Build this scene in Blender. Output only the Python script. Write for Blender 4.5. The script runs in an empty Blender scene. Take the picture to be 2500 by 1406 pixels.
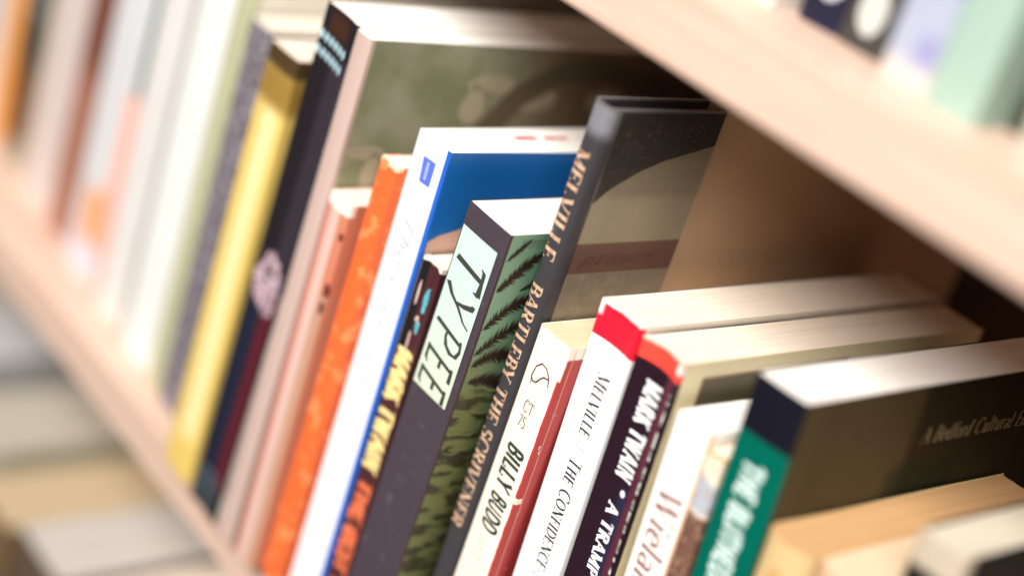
import bpy, bmesh, math, random
from mathutils import Matrix, Vector
random.seed(7)
S = bpy.context.scene
COL = S.collection
CM = 0.01

# ------------------------------------------------------------------ camera
cam_d = bpy.data.cameras.new('camera')
cam = bpy.data.objects.new('camera', cam_d); COL.objects.link(cam)
S.camera = cam
# rows: world axes seen from the camera (solved from the shelf lines and book edges)
Rc = Matrix(((0.5795, 0.7656, 0.2792), (-0.4919, 0.0554, 0.8689), (0.6497, -0.6409, 0.4088)))
Rc = Rc.transposed().to_quaternion().to_matrix()
cam.matrix_world = Matrix.Translation((0, -0.38, 0.4317)) @ Rc.to_4x4()
cam_d.sensor_width = 36.0
cam_d.lens = 59.08
cam_d.clip_start = 0.02; cam_d.clip_end = 50
cam_d.dof.use_dof = True
cam_d.dof.focus_distance = 0.610
cam_d.dof.aperture_fstop = 1.85
cam_d.dof.aperture_blades = 9

# ------------------------------------------------------------------ light
W = bpy.data.worlds.new('World'); S.world = W; W.use_nodes = True
bgn = W.node_tree.nodes['Background']
bgn.inputs['Color'].default_value = (1.0, 0.97, 0.94, 1)
bgn.inputs['Strength'].default_value = 0.06
def area(name, loc, target, sx, sy, power, color):
    d = bpy.data.lights.new(name, 'AREA'); d.shape = 'RECTANGLE'; d.size = sx; d.size_y = sy
    d.energy = power; d.color = color
    o = bpy.data.objects.new(name, d); COL.objects.link(o)
    o.location = loc
    o.rotation_euler = (Vector(target) - Vector(loc)).to_track_quat('-Z', 'Y').to_euler()
    return o
area('window_light', (-0.05, -1.95, 2.05), (-0.48, 0.05, 0.18), 1.4, 1.3, 160, (1.0, 0.96, 0.93))
area('side_fill_light', (1.15, -1.35, 1.75), (-0.3, 0.0, 0.2), 0.8, 0.8, 32, (1.0, 0.95, 0.88))  # added fill lamp, lifts the right-hand faces of the covers
S.view_settings.view_transform = 'Standard'
S.view_settings.look = 'None'
S.view_settings.exposure = 0.0
S.view_settings.gamma = 1.0
S.view_settings.use_curve_mapping = False
S.cycles.use_denoising = True
S.cycles.max_bounces = 8
S.cycles.sample_clamp_indirect = 6

# ------------------------------------------------------------------ materials
class NT:
    def __init__(s, name):
        s.m = bpy.data.materials.new(name); s.m.use_nodes = True
        s.t = s.m.node_tree; s.b = s.t.nodes['Principled BSDF']
        tc = s.n('ShaderNodeTexCoord'); s.pos = tc.outputs['Object']
    def n(s, k, **kw):
        x = s.t.nodes.new(k)
        for a, b in kw.items(): setattr(x, a, b)
        return x
    def put(s, sock, v):
        if isinstance(v, bpy.types.NodeSocket): s.t.links.new(v, sock)
        else: sock.default_value = v
    def math(s, op, a, b=None):
        x = s.n('ShaderNodeMath', operation=op); s.put(x.inputs[0], a)
        if b is not None: s.put(x.inputs[1], b)
        return x.outputs[0]
    def vmath(s, op, a, b):
        x = s.n('ShaderNodeVectorMath', operation=op); s.put(x.inputs[0], a); s.put(x.inputs[1], b)
        return x.outputs[0]
    def noise(s, vec, scale, detail=4, out='Fac', rough=0.55):
        x = s.n('ShaderNodeTexNoise'); s.put(x.inputs['Vector'], vec)
        x.inputs['Scale'].default_value = scale; x.inputs['Detail'].default_value = detail
        x.inputs['Roughness'].default_value = rough
        return x.outputs[out]
    def mix(s, fac, a, b, mode='MIX'):
        x = s.n('ShaderNodeMix', data_type='RGBA', blend_type=mode)
        s.put(x.inputs[0], fac)
        s.put(x.inputs[6], a if not isinstance(a, tuple) else (*a[:3], 1))
        s.put(x.inputs[7], b if not isinstance(b, tuple) else (*b[:3], 1))
        return x.outputs[2]
    def smooth(s, v, lo, hi):
        x = s.n('ShaderNodeMapRange', interpolation_type='SMOOTHSTEP'); s.put(x.inputs[0], v)
        x.inputs[1].default_value = lo; x.inputs[2].default_value = hi
        return x.outputs[0]

def cover_mat(name, base, regions=(), rough=0.45, dirt=0.08, bump=0.15, wear=None, coat=0.0, speck=None, spec=0.3):
    """regions: list of (color, x(lo,hi)|None, y|None, z|None, ragged_cm, soft_cm) in the book's own cm"""
    k = NT(name)
    pos = k.vmath('MULTIPLY', k.pos, (100, 100, 100))
    nv = k.noise(pos, 1.3, 5, 'Color', 0.7)
    nvc = k.vmath('SUBTRACT', nv, (0.5, 0.5, 0.5))
    col = (*base, 1)
    for r in regions:
        c, bx, by, bz, rag, soft = (list(r) + [0, 0])[:6]
        p = k.vmath('ADD', pos, k.vmath('MULTIPLY', nvc, (rag * 2,) * 3)) if rag else pos
        sep = k.n('ShaderNodeSeparateXYZ'); k.put(sep.inputs[0], p)
        m = None
        for i, b in enumerate((bx, by, bz)):
            if b is None: continue
            for v, sgn in ((b[0], 1), (b[1], -1)):
                if abs(v) > 90: continue
                if soft:
                    e = k.smooth(sep.outputs[i], v - soft, v + soft)
                    if sgn < 0: e = k.math('SUBTRACT', 1.0, e)
                else:
                    e = k.math('GREATER_THAN' if sgn > 0 else 'LESS_THAN', sep.outputs[i], v)
                m = e if m is None else k.math('MULTIPLY', m, e)
        col = k.mix(m if m is not None else 1.0, col, (*c, 1))
    n2 = k.noise(pos, 0.35, 6)
    dm = k.math('ADD', k.math('MULTIPLY', n2, dirt * 2), 1 - dirt * 1.3)
    dc = k.n('ShaderNodeCombineXYZ')
    for i in range(3): k.put(dc.inputs[i], dm)
    col = k.mix(1.0, col, dc.outputs[0], 'MULTIPLY')
    if wear:      # pale worn paper where the cover's top edge / corners rub; (color, H_cm, width_cm)
        wc, H, wd = wear
        sep = k.n('ShaderNodeSeparateXYZ'); k.put(sep.inputs[0], pos)
        nn = k.noise(pos, 1.5, 4, rough=0.5)
        e = k.math('ADD', sep.outputs[2], k.math('MULTIPLY', k.math('SUBTRACT', nn, 0.5), wd * 2.6))
        col = k.mix(k.math('MULTIPLY', k.smooth(e, H - wd - .03, H - wd + .03), k.math('LESS_THAN', sep.outputs[1], .36)), col, (*wc, 1))
    if speck:     # (color, threshold)
        nn = k.noise(pos, speck[2] if len(speck) > 2 else 5.5, 3, rough=0.6)
        col = k.mix(k.smooth(nn, speck[1], speck[1] + 0.05), col, (*speck[0], 1))
    k.put(k.b.inputs['Base Color'], col)
    rn = k.noise(pos, 0.8, 4)
    k.put(k.b.inputs['Roughness'], k.math('ADD', k.math('MULTIPLY', rn, 0.2), rough - 0.1))
    k.b.inputs['Specular IOR Level'].default_value = spec
    k.b.inputs['Coat Weight'].default_value = coat; k.b.inputs['Coat Roughness'].default_value = 0.25
    if bump:
        bn = k.n('ShaderNodeBump'); bn.inputs['Strength'].default_value = bump; bn.inputs['Distance'].default_value = 0.0004
        k.put(bn.inputs['Height'], k.noise(pos, 9, 4)); k.put(k.b.inputs['Normal'], bn.outputs[0])
    return k.m

def page_mat(name, col, dark=0.82):
    k = NT(name)
    st = k.vmath('MULTIPLY', k.pos, (3800, 10, 10))         # leaves: thin lines running back into the shelf
    l1 = k.noise(st, 1.0, 2)
    l2 = k.noise(k.vmath('MULTIPLY', k.pos, (500, 14, 14)), 1.0, 3)
    f = k.math('ADD', k.math('MULTIPLY', l1, 0.5), k.math('MULTIPLY', l2, 0.5))
    c2 = tuple(x * y for x, y in zip(col, (dark, dark * 0.97, dark * 0.92)))
    stain = k.noise(k.pos, 22, 5)
    c = k.mix(k.smooth(f, 0.35, 0.62), c2, col)
    c = k.mix(k.math('MULTIPLY', k.smooth(stain, 0.55, 0.75), 0.3), c, tuple(x * y for x, y in zip(col, (0.9, 0.8, 0.66))))
    k.put(k.b.inputs['Base Color'], c); k.b.inputs['Roughness'].default_value = 0.85
    bn = k.n('ShaderNodeBump'); bn.inputs['Strength'].default_value = 0.06; bn.inputs['Distance'].default_value = 0.0003
    k.put(bn.inputs['Height'], f); k.put(k.b.inputs['Normal'], bn.outputs[0])
    return k.m

def ink_mat(name, col, rough=0.5, metal=0.0, patchy=None):
    k = NT(name)
    if patchy:
        nn = k.noise(k.pos, 420, 4)
        k.put(k.b.inputs['Base Color'], k.mix(k.smooth(nn, 0.42, 0.62), col, patchy))
    else:
        k.b.inputs['Base Color'].default_value = (*col, 1)
    k.b.inputs['Roughness'].default_value = rough; k.b.inputs['Metallic'].default_value = metal
    return k.m

def wood_mat():
    k = NT('beech_veneer')
    g = k.noise(k.vmath('MULTIPLY', k.pos, (3.0, 60, 60)), 1.0, 6, rough=0.6)
    g2 = k.noise(k.vmath('MULTIPLY', k.pos, (16, 420, 420)), 1.0, 3)
    f = k.math('ADD', k.math('MULTIPLY', g, 0.6), k.math('MULTIPLY', g2, 0.4))
    c = k.mix(k.smooth(f, 0.3, 0.7), (0.56, 0.38, 0.285), (0.70, 0.51, 0.41))
    k.put(k.b.inputs['Base Color'], c); k.b.inputs['Roughness'].default_value = 0.42
    bn = k.n('ShaderNodeBump'); bn.inputs['Strength'].default_value = 0.1; bn.inputs['Distance'].default_value = 0.0003
    k.put(bn.inputs['Height'], g2); k.put(k.b.inputs['Normal'], bn.outputs[0])
    return k.m

# ------------------------------------------------------------------ mesh helpers
def mk(name, verts, faces, mat, parent=None, smooth=False):
    me = bpy.data.meshes.new(name); me.from_pydata(verts, [], faces); me.update()
    if smooth:
        for p in me.polygons: p.use_smooth = True
    me.materials.append(mat)
    o = bpy.data.objects.new(name, me); COL.objects.link(o)
    if parent: o.parent = parent
    return o

def box_geo(x0, x1, y0, y1, z0, z1):
    v = [(x, y, z) for z in (z0, z1) for y in (y0, y1) for x in (x0, x1)]
    f = [(0, 2, 3, 1), (4, 5, 7, 6), (0, 1, 5, 4), (2, 6, 7, 3), (0, 4, 6, 2), (1, 3, 7, 5)]
    return v, f

def bevel_box(name, dims, mat, parent=None, r=0.0008):
    bm = bmesh.new(); v, f = box_geo(*dims)
    bv = [bm.verts.new(c) for c in v]
    for q in f: bm.faces.new([bv[i] for i in q])
    bmesh.ops.bevel(bm, geom=bm.edges[:], offset=r, segments=2, affect='EDGES', profile=0.6)
    me = bpy.data.meshes.new(name); bm.to_mesh(me); bm.free(); me.materials.append(mat)
    o = bpy.data.objects.new(name, me); COL.objects.link(o)
    if parent: o.parent = parent
    return o

class Book:
    """A book standing upright: x = thickness, y = depth into the shelf, z = height. All sizes in cm."""
    def __init__(s, name, label, cat, x0, y0, lean, T, H, D, z0=0.0, bulge=0.06, r=0.12, group=None):
        s.T, s.H, s.D, s.b, s.r = T, H, D, bulge, r
        e = bpy.data.objects.new(name, None); COL.objects.link(e)
        e.location = (x0 * CM, y0 * CM, z0 * CM); e.rotation_euler = (0, math.radians(lean), 0)
        e.empty_display_size = 0.02
        e['label'] = label; e['category'] = cat
        if group: e['group'] = group
        s.o = e
    def sy(s, u):
        q = abs(2 * u / s.T - 1)
        y = s.b * q * q if s.b >= 0 else -s.b * (1 - q * q)
        d = q * s.T / 2 - (s.T / 2 - s.r)
        if d > 0: y += s.r * (1 - math.sqrt(max(0, 1 - (d / s.r) ** 2)))
        return y
    def cover(s, mat, t=0.045, name='cover', jit=0.012):
        T, H, D = s.T, s.H, s.D
        us = []
        n = 16
        for i in range(n + 1):
            a = math.pi * i / n
            us.append(T / 2 * (1 - math.cos(a)))
        outer = [(0, D)] + [(0, D * f) for f in (0.75, 0.5, 0.25, 0.1)] + [(0, max(s.b, 0) + s.r + 0.02)] + [(u, s.sy(u)) for u in us[1:-1]] + \
                [(T, max(s.b, 0) + s.r + 0.02)] + [(T, D * f) for f in (0.1, 0.25, 0.5, 0.75)] + [(T, D)]
        inner = []
        m = len(outer)
        for i, (x, y) in enumerate(outer):
            a = outer[max(0, i - 1)]; b = outer[min(m - 1, i + 1)]
            dx, dy = b[0] - a[0], b[1] - a[1]; L = math.hypot(dx, dy)
            inner.append((x - dy / L * t, y + dx / L * t))
        rows = [0, H * 0.2, H * 0.4, H * 0.6, H * 0.8, H * 0.92, H * 0.97, H - 0.15, H]
        V = []; F = []
        for j, z in enumerate(rows):
            for q, (x, y) in enumerate(outer):
                zz = z + (random.uniform(-jit, jit) if j == len(rows) - 1 else 0)
                V.append((x * CM, y * CM, zz * CM))
            for q, (x, y) in enumerate(inner): V.append((x * CM, y * CM, (z if j < len(rows) - 1 else z - 0.005) * CM))
        R = 2 * m
        for j in range(len(rows) - 1):
            for i in range(m - 1):
                a = j * R + i
                F.append((a, a + 1, a + 1 + R, a + R))
                b = a + m
                F.append((b + 1, b, b + R, b + 1 + R))
            for i, fl in ((0, 0), (m - 1, 1)):
                a = j * R + i; b = a + m
                F.append((a, a + R, b + R, b) if not fl else (a, b, b + R, a + R))
        j = len(rows) - 1
        for i in range(m - 1):
            a = j * R + i; F.append((a, a + 1, a + 1 + m, a + m))
            a = i; F.append((a + 1, a, a + m, a + 1 + m))
        o = mk(name, V, F, mat, s.o, smooth=True)
        md = o.modifiers.new('edges', 'EDGE_SPLIT'); md.split_angle = math.radians(40)
        s.t = t
        return o
    def pages(s, mat, top=0.0, y1=None, t=0.05, n=None, jit=0.009, side=0.0, wave=0.0):
        """page block built of leaf bundles of slightly different heights"""
        T, H, D = s.T, s.H, s.D
        n = n or max(6, int((T - 2 * t) / 0.11))
        w = (T - 2 * t - 2 * side) / n
        V = []; F = []
        dd = (y1 if y1 is not None else D) - 0.12
        for i in range(n):
            x0 = t + side + i * w; x1 = x0 + w
            z = H - top - 0.01 - abs(random.gauss(0, jit)); e = dd + random.uniform(-0.02, 0.02)
            y = max(s.sy(x0 + w / 2) + t + 0.01, 0)
            b = len(V)
            cols = [y, y + (e - y) * 0.3, y + (e - y) * 0.65, e]
            for q, yy in enumerate(cols):
                dz = wave * math.sin(q * 1.3 + 0.4 * i)
                V += [(x0 * CM, yy * CM, 0.001), (x1 * CM, yy * CM, 0.001), (x1 * CM, yy * CM, (z + dz) * CM), (x0 * CM, yy * CM, (z + dz) * CM)]
            for q in range(3):
                a = b + 4 * q; c = a + 4
                F += [(a + 3, a + 2, c + 2, c + 3), (a + 1, c + 1, c + 2, a + 2), (a, a + 3, c + 3, c), (a, c, c + 1, a + 1)]
            F.append((b, b + 1, b + 2, b + 3)); c = b + 12; F.append((c, c + 3, c + 2, c + 1))
        return mk('page_block', V, F, mat, s.o)
    # --- flat print on the spine (u across, v up) or on the right hand board (y into the shelf, v up)
    def map_spine(s, u, v, off=0.012):
        return (u * CM, (s.sy(min(max(u, 0.001), s.T - 0.001)) - off) * CM, v * CM)
    def map_side(s, y, v, off=0.012):
        return ((s.T + off) * CM, y * CM, v * CM)
    def map_top(s, u, y, off=0.03):
        return (u * CM, y * CM, (s.H + off) * CM)
    def polys(s, name, polys, mat, mp):
        cut = 'side' not in getattr(mp, '__name__', '') and 'map_side' not in (mp.__code__.co_names if hasattr(mp, '__code__') else ()) and 'map_top' not in getattr(mp, '__name__', '')
        """polys: list of flat polygons [(a,b),...] printed on a surface"""
        bm = bmesh.new(); lay = bm.faces.layers.int.new('k')
        for i, p in enumerate(polys):
            f = bm.faces.new([bm.verts.new((a, c, 0)) for a, c in p]); f[lay] = i
        if cut:       # follow the curve of the spine: cut wherever the cover itself has an edge
            lo = min(v.co.x for v in bm.verts); hi = max(v.co.x for v in bm.verts)
            for j in range(1, 16):
                u = s.T / 2 * (1 - math.cos(math.pi * j / 16))
                if lo < u < hi:
                    bmesh.ops.bisect_plane(bm, geom=bm.verts[:] + bm.edges[:] + bm.faces[:], plane_co=(u, 0, 0), plane_no=(1, 0, 0), dist=1e-6)
        V = []; F = []
        for f in bm.faces:
            b = len(V)
            for v in f.verts: V.append(mp(v.co.x, v.co.y, 0.012 + 0.0013 * (f[lay] % 7)))
            F.append(tuple(range(b, len(V))))
        bm.free()
        return mk(name, V, F, mat, s.o)

def strip(pts, widths):
    """variable width polyline -> quads"""
    L = []; R = []
    n = len(pts)
    for i in range(n):
        a = pts[max(0, i - 1)]; b = pts[min(n - 1, i + 1)]
        dx, dy = b[0] - a[0], b[1] - a[1]; l = math.hypot(dx, dy) or 1
        nx, ny = -dy / l, dx / l; w = widths[i] / 2
        L.append((pts[i][0] + nx * w, pts[i][1] + ny * w)); R.append((pts[i][0] - nx * w, pts[i][1] - ny * w))
    return [[R[i], R[i + 1], L[i + 1], L[i]] for i in range(n - 1)]

def arc(cx, cy, rx, ry, a0, a1, n=12):
    return [(cx + rx * math.cos(math.radians(a0 + (a1 - a0) * i / n)), cy + ry * math.sin(math.radians(a0 + (a1 - a0) * i / n))) for i in range(n + 1)]

# ------------------------------------------------------------------ a drawn roman alphabet
# stroke = (kind, points): 'a' width from direction, 'T' thick, 't' thin; serifs = (x, y, width)
def G():
    g = {}
    st = lambda x, y0=0, y1=1: ('T', [(x, y0), (x, y1)])
    def add(c, w, strokes, ser=()): g[c] = (w, strokes, list(ser))
    add('A', .78, [('t', [(.06, 0), (.37, 1)]), ('T', [(.35, 1), (.7, 0)]), ('t', [(.17, .36), (.56, .36)])], [(.06, 0, .24), (.7, 0, .28)])
    add('B', .68, [st(.16), ('a', [(.16, .98)] + arc(.34, .75, .2, .23, 90, -90) + [(.16, .52)]), ('a', [(.16, .52)] + arc(.36, .27, .24, .25, 90, -90) + [(.16, .02)])], [(.13, 0, .22), (.13, 1, .22)])
    add('C', .76, [('a', arc(.42, .5, .35, .49, 48, 312, 22)), ('t', [(.66, .98), (.66, .7)])])
    add('D', .8, [st(.16), ('a', [(.16, .98)] + arc(.3, .5, .42, .48, 90, -90, 18) + [(.16, .02)])], [(.13, 0, .22), (.13, 1, .22)])
    add('E', .66, [st(.16), ('t', [(.1, .98), (.58, .98), (.58, .8)]), ('t', [(.16, .52), (.44, .52)]), ('t', [(.1, .02), (.6, .02), (.6, .24)]), ('t', [(.44, .62), (.44, .42)])])
    add('F', .62, [st(.16), ('t', [(.1, .98), (.56, .98), (.56, .8)]), ('t', [(.16, .52), (.44, .52)]), ('t', [(.44, .62), (.44, .42)])], [(.16, 0, .28)])
    add('G', .82, [('a', arc(.42, .5, .35, .49, 48, 300, 22) + [(.66, .1)]), ('T', [(.67, .06), (.67, .45)])], [(.66, .45, .26)])
    add('H', .82, [st(.17), st(.65), ('t', [(.17, .52), (.65, .52)])], [(.17, 0, .28), (.17, 1, .28), (.65, 0, .28), (.65, 1, .28)])
    add('I', .36, [st(.18)], [(.18, 0, .28), (.18, 1, .28)])
    add('K', .76, [st(.16), ('t', [(.6, 1), (.18, .45)]), ('T', [(.3, .58), (.68, 0)])], [(.16, 0, .28), (.16, 1, .28), (.6, 1, .24), (.68, 0, .2)])
    add('L', .64, [st(.17), ('t', [(.1, .02), (.6, .02), (.6, .26)])], [(.17, 1, .28)])
    add('M', .96, [('t', [(.13, 0), (.13, 1)]), ('T', [(.13, 1), (.46, .1)]), ('t', [(.46, .06), (.78, 1)]), ('T', [(.8, 1), (.8, 0)])], [(.13, 0, .22), (.08, 1, .2), (.8, 0, .28), (.84, 1, .2)])
    add('N', .84, [('t', [(.15, 0), (.15, 1)]), ('T', [(.13, 1), (.68, 0)]), ('t', [(.68, 0), (.68, 1)])], [(.15, 0, .24), (.1, 1, .2), (.68, 1, .24)])
    add('O', .84, [('a', arc(.42, .5, .35, .49, 90, 450, 26))])
    add('P', .64, [st(.16), ('a', [(.16, .98)] + arc(.34, .73, .22, .25, 90, -90) + [(.16, .48)])], [(.16, 0, .28), (.13, 1, .22)])
    add('R', .74, [st(.16), ('a', [(.16, .98)] + arc(.34, .75, .21, .23, 90, -90) + [(.16, .52)]), ('T', [(.36, .52), (.66, 0)])], [(.16, 0, .28), (.13, 1, .22), (.68, 0, .18)])
    add('S', .6, [('a', arc(.3, .74, .2, .24, 40, 230, 12) + arc(.3, .26, .23, .25, 80, -140, 14)), ('t', [(.48, .97), (.48, .76)]), ('t', [(.08, .04), (.08, .26)])])
    add('T', .72, [st(.36), ('t', [(.06, .78), (.06, .98), (.66, .98), (.66, .78)])], [(.36, 0, .3)])
    add('U', .8, [('T', [(.16, 1), (.16, .35)]), ('a', arc(.4, .32, .24, .31, 180, 360, 14)), ('t', [(.64, .32), (.64, 1)])], [(.16, 1, .28), (.64, 1, .24)])
    add('V', .78, [('T', [(.1, 1), (.4, 0)]), ('t', [(.4, 0), (.68, 1)])], [(.1, 1, .26), (.68, 1, .24)])
    add('W', 1.08, [('T', [(.08, 1), (.32, 0)]), ('t', [(.32, 0), (.54, 1)]), ('T', [(.5, 1), (.74, 0)]), ('t', [(.74, 0), (.98, 1)])], [(.08, 1, .26), (.52, 1, .24), (.98, 1, .22)])
    add('Y', .74, [('T', [(.08, 1), (.37, .48)]), ('t', [(.37, .48), (.66, 1)]), ('T', [(.37, .5), (.37, 0)])], [(.08, 1, .26), (.66, 1, .22), (.37, 0, .28)])
    x = .64
    add('a', .52, [('a', arc(.24, .46, .16, .17, 150, 0, 8) + [(.4, .12), (.46, .02)]), ('a', arc(.24, .18, .17, .17, 60, 330, 12))])
    add('b', .56, [st(.14), ('a', arc(.27, .31, .19, .31, 140, -140, 16))], [(.1, 1, .14)])
    add('c', .5, [('a', arc(.27, .31, .21, .31, 50, 310, 16))])
    add('d', .58, [('T', [(.42, 0), (.42, 1)]), ('a', arc(.27, .31, .2, .31, 40, 320, 16))], [(.37, 1, .16), (.47, 0, .12)])
    add('e', .52, [('a', [(.1, .34), (.44, .34)] + arc(.27, .32, .2, .31, 5, 310, 18))])
    add('f', .36, [('T', [(.16, 0), (.16, .78)]), ('a', arc(.3, .78, .14, .2, 180, 50, 8)), ('t', [(.04, .6), (.34, .6)])], [(.16, 0, .24)])
    add('h', .6, [st(.14), ('a', arc(.29, .38, .15, .24, 160, 0, 8) + [(.45, 0)])], [(.14, 0, .22), (.1, 1, .14), (.45, 0, .2)])
    add('i', .3, [('T', [(.15, 0), (.15, x)]), ('T', [(.15, .82), (.15, .94)])], [(.15, 0, .24), (.1, x, .14)])
    add('l', .3, [st(.15)], [(.15, 0, .24), (.1, 1, .14)])
    add('m', .9, [('T', [(.14, 0), (.14, x)]), ('a', arc(.29, .38, .15, .24, 160, 0, 8) + [(.44, 0)]), ('a', arc(.6, .38, .15, .24, 160, 0, 8) + [(.75, 0)])], [(.14, 0, .22), (.44, 0, .2), (.75, 0, .2)])
    add('n', .6, [('T', [(.14, 0), (.14, x)]), ('a', arc(.29, .38, .15, .24, 160, 0, 8) + [(.45, 0)])], [(.14, 0, .22), (.1, x, .14), (.45, 0, .2)])
    add('o', .54, [('a', arc(.27, .31, .2, .31, 90, 450, 20))])
    add('p', .56, [('T', [(.14, -.3), (.14, x)]), ('a', arc(.27, .31, .19, .31, 140, -140, 16))], [(.14, -.3, .22)])
    add('r', .42, [('T', [(.14, 0), (.14, x)]), ('a', arc(.28, .42, .14, .2, 165, 50, 6))], [(.14, 0, .22), (.1, x, .14)])
    add('s', .42, [('a', arc(.21, .47, .13, .15, 40, 230, 8) + arc(.21, .17, .15, .16, 80, -140, 10))])
    add('t', .36, [('T', [(.16, .86), (.16, .12)]), ('a', arc(.27, .12, .11, .11, 180, 300, 6)), ('t', [(.04, .62), (.32, .62)])])
    add('u', .6, [('T', [(.14, x), (.14, .22)]), ('a', arc(.28, .2, .14, .19, 180, 350, 8)), ('T', [(.44, x), (.44, 0)])], [(.1, x, .14)])
    add('7', .56, [('t', [(.06, .98), (.5, .98)]), ('T', [(.5, .98), (.2, 0)])])
    add('5', .58, [('t', [(.5, .98), (.16, .98)]), ('T', [(.16, .98), (.13, .56)]), ('a', arc(.26, .31, .24, .3, 110, -130, 14))])
    add('-', .4, [('t', [(.06, .4), (.34, .4)])])
    add('|', .3, [('t', [(.15, -.1), (.15, 1.1)])])
    add('.', .4, [('T', arc(.2, .42, .1, .1, 0, 360, 10))])
    add(' ', .36, [])
    return g
GL = G()

def text_polys(txt, thick=.16, thin=.05, serif=True, track=0.04, slant=0.0, smallcaps=0.0):
    """returns polygons in em units (x along, y up) and total advance"""
    out = []; X = 0
    for ch in txt:
        sc = 1.0; c = ch
        if smallcaps and ch.islower(): sc = smallcaps; c = ch.upper()
        if c not in GL: c = ' '
        w, strokes, ser = GL[c]
        for kind, pts in strokes:
            P = [(X + x * sc, y * sc) for x, y in pts]
            n = len(P); ws = []
            for i in range(n):
                if kind == 'T': ws.append(thick)
                elif kind == 't': ws.append(thin)
                else:
                    a = pts[max(0, i - 1)]; b = pts[min(n - 1, i + 1)]
                    dx, dy = b[0] - a[0], b[1] - a[1]; l = math.hypot(dx, dy) or 1
                    ws.append(thin + (thick - thin) * abs(dy / l) ** 1.4)
            out += strip(P, ws)
        if serif:
            h = max(thin * .9, .035)
            for sx, sy_, sw in ser:
                x0 = X + (sx - sw / 2) * sc; x1 = X + (sx + sw / 2) * sc
                yy = sy_ * sc; yy = yy + h / 2 if sy_ < .05 else yy - h / 2
                out.append([(x0, yy - h / 2), (x1, yy - h / 2), (x1, yy + h / 2), (x0, yy + h / 2)])
        X += (w + track) * sc
    if slant: out = [[(x + y * slant, y) for x, y in p] for p in out]
    return out, X

def spine_text(b, name, txt, u0, v0, v1, cap, mat, **kw):
    """reads downwards: baseline at u0, letter tops towards +x; spans v0 (start) to v1 (end)"""
    P, adv = text_polys(txt, **kw)
    k = (v0 - v1) / adv
    return b.polys(name, [[(u0 + y * cap, v0 - x * k) for x, y in p] for p in P], mat, b.map_spine)

def side_text(b, name, txt, y0, y1, v0, cap, mat, **kw):
    P, adv = text_polys(txt, **kw)
    k = (y1 - y0) / adv
    return b.polys(name, [[(y0 + x * k, v0 + y * cap) for x, y in p] for p in P], mat, b.map_side)

def ellipse(cx, cy, rx, ry, n=14, j=0.0):
    return [(cx + rx * math.cos(2 * math.pi * i / n) * (1 + random.uniform(-j, j)), cy + ry * math.sin(2 * math.pi * i / n) * (1 + random.uniform(-j, j))) for i in range(n)]

# ------------------------------------------------------------------ the bookcase
wood = wood_mat()
case = bpy.data.objects.new('bookcase', None); COL.objects.link(case)
case.location = (-0.5, 0, -0.63)
case['label'] = 'pale beech wood bookcase whose shelves hold all the books'; case['category'] = 'bookcase'
inv = Matrix.Translation((0.5, 0, 0.63))
def case_part(name, dims):
    o = bevel_box(name, dims, wood, case, 0.0010); o.matrix_parent_inverse = inv; return o
for z1 in (0.0, 0.3146, 0.63, -0.3146):
    case_part('shelf_board', (-1.55, 0.40, 0.0, 0.285, z1 - 0.025, z1))
case_part('side_panel', (-1.573, -1.552, -0.002, 0.287, -0.42, 0.72))
case_part('side_panel', (0.402, 0.423, -0.002, 0.287, -0.42, 0.72))
k = NT('dark_hardboard'); hb = k.noise(k.pos, 60, 5)
k.put(k.b.inputs['Base Color'], k.mix(hb, (0.10, 0.055, 0.03), (0.15, 0.085, 0.05))); k.b.inputs['Roughness'].default_value = .7
bp = bevel_box('back_panel', (-1.55, 0.40, 0.287, 0.295, -0.42, 0.72), k.m, case, 0.0010); bp.matrix_parent_inverse = inv

# ------------------------------------------------------------------ papers and inks
P_white = page_mat('pages_white', (0.90, 0.88, 0.84), .93)
P_cream = page_mat('pages_cream', (0.82, 0.74, 0.62), .92)
P_tan = page_mat('pages_tan', (0.72, 0.56, 0.38), .90)
P_pink = page_mat('pages_rosy', (0.84, 0.73, 0.61), .93)
P_amber = page_mat('pages_amber', (0.55, 0.33, 0.15), .94)
P_grey = page_mat('pages_grey', (0.62, 0.62, 0.63), .88)
P_greige = page_mat('pages_greige', (0.45, 0.41, 0.34), .84)
I_black = ink_mat('ink_black', (0.02, 0.018, 0.02))
I_green = ink_mat('ink_dark_green', (0.045, 0.05, 0.04))
I_gold = ink_mat('gilt', (0.62, 0.43, 0.29), .45, 0.0, (0.46, 0.26, 0.17))
I_grey = ink_mat('ink_grey', (0.46, 0.45, 0.44))
I_lgrey = ink_mat('ink_light_grey', (0.34, 0.35, 0.40))
I_white = ink_mat('ink_white', (0.85, 0.85, 0.85))
I_brown = ink_mat('ink_rosy_brown', (0.22, 0.06, 0.07))
I_red = ink_mat('ink_red', (0.62, 0.05, 0.06))

# ------------------------------------------------------------------ the main shelf, from left to right
def plain_book(name, label, cat, x0, y0, lean, T, H, D, base, regions=(), pages=P_cream, z0=0, group=None, **kw):
    b = Book(name, label, cat, x0, y0, lean, T, H, D, z0=z0, group=group)
    b.cover(cover_mat(name + '_cover', base, regions, **kw)); b.pages(pages)
    return b
GR = 'books standing on the middle shelf'
def far(name, label, x0, y0, lean, T, H, base, regions=(), pages=P_cream, D=19, **kw):
    return plain_book(name, label, 'book', x0, y0, lean, T, H, D, base, regions, pages, 0, GR, **kw)

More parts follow.
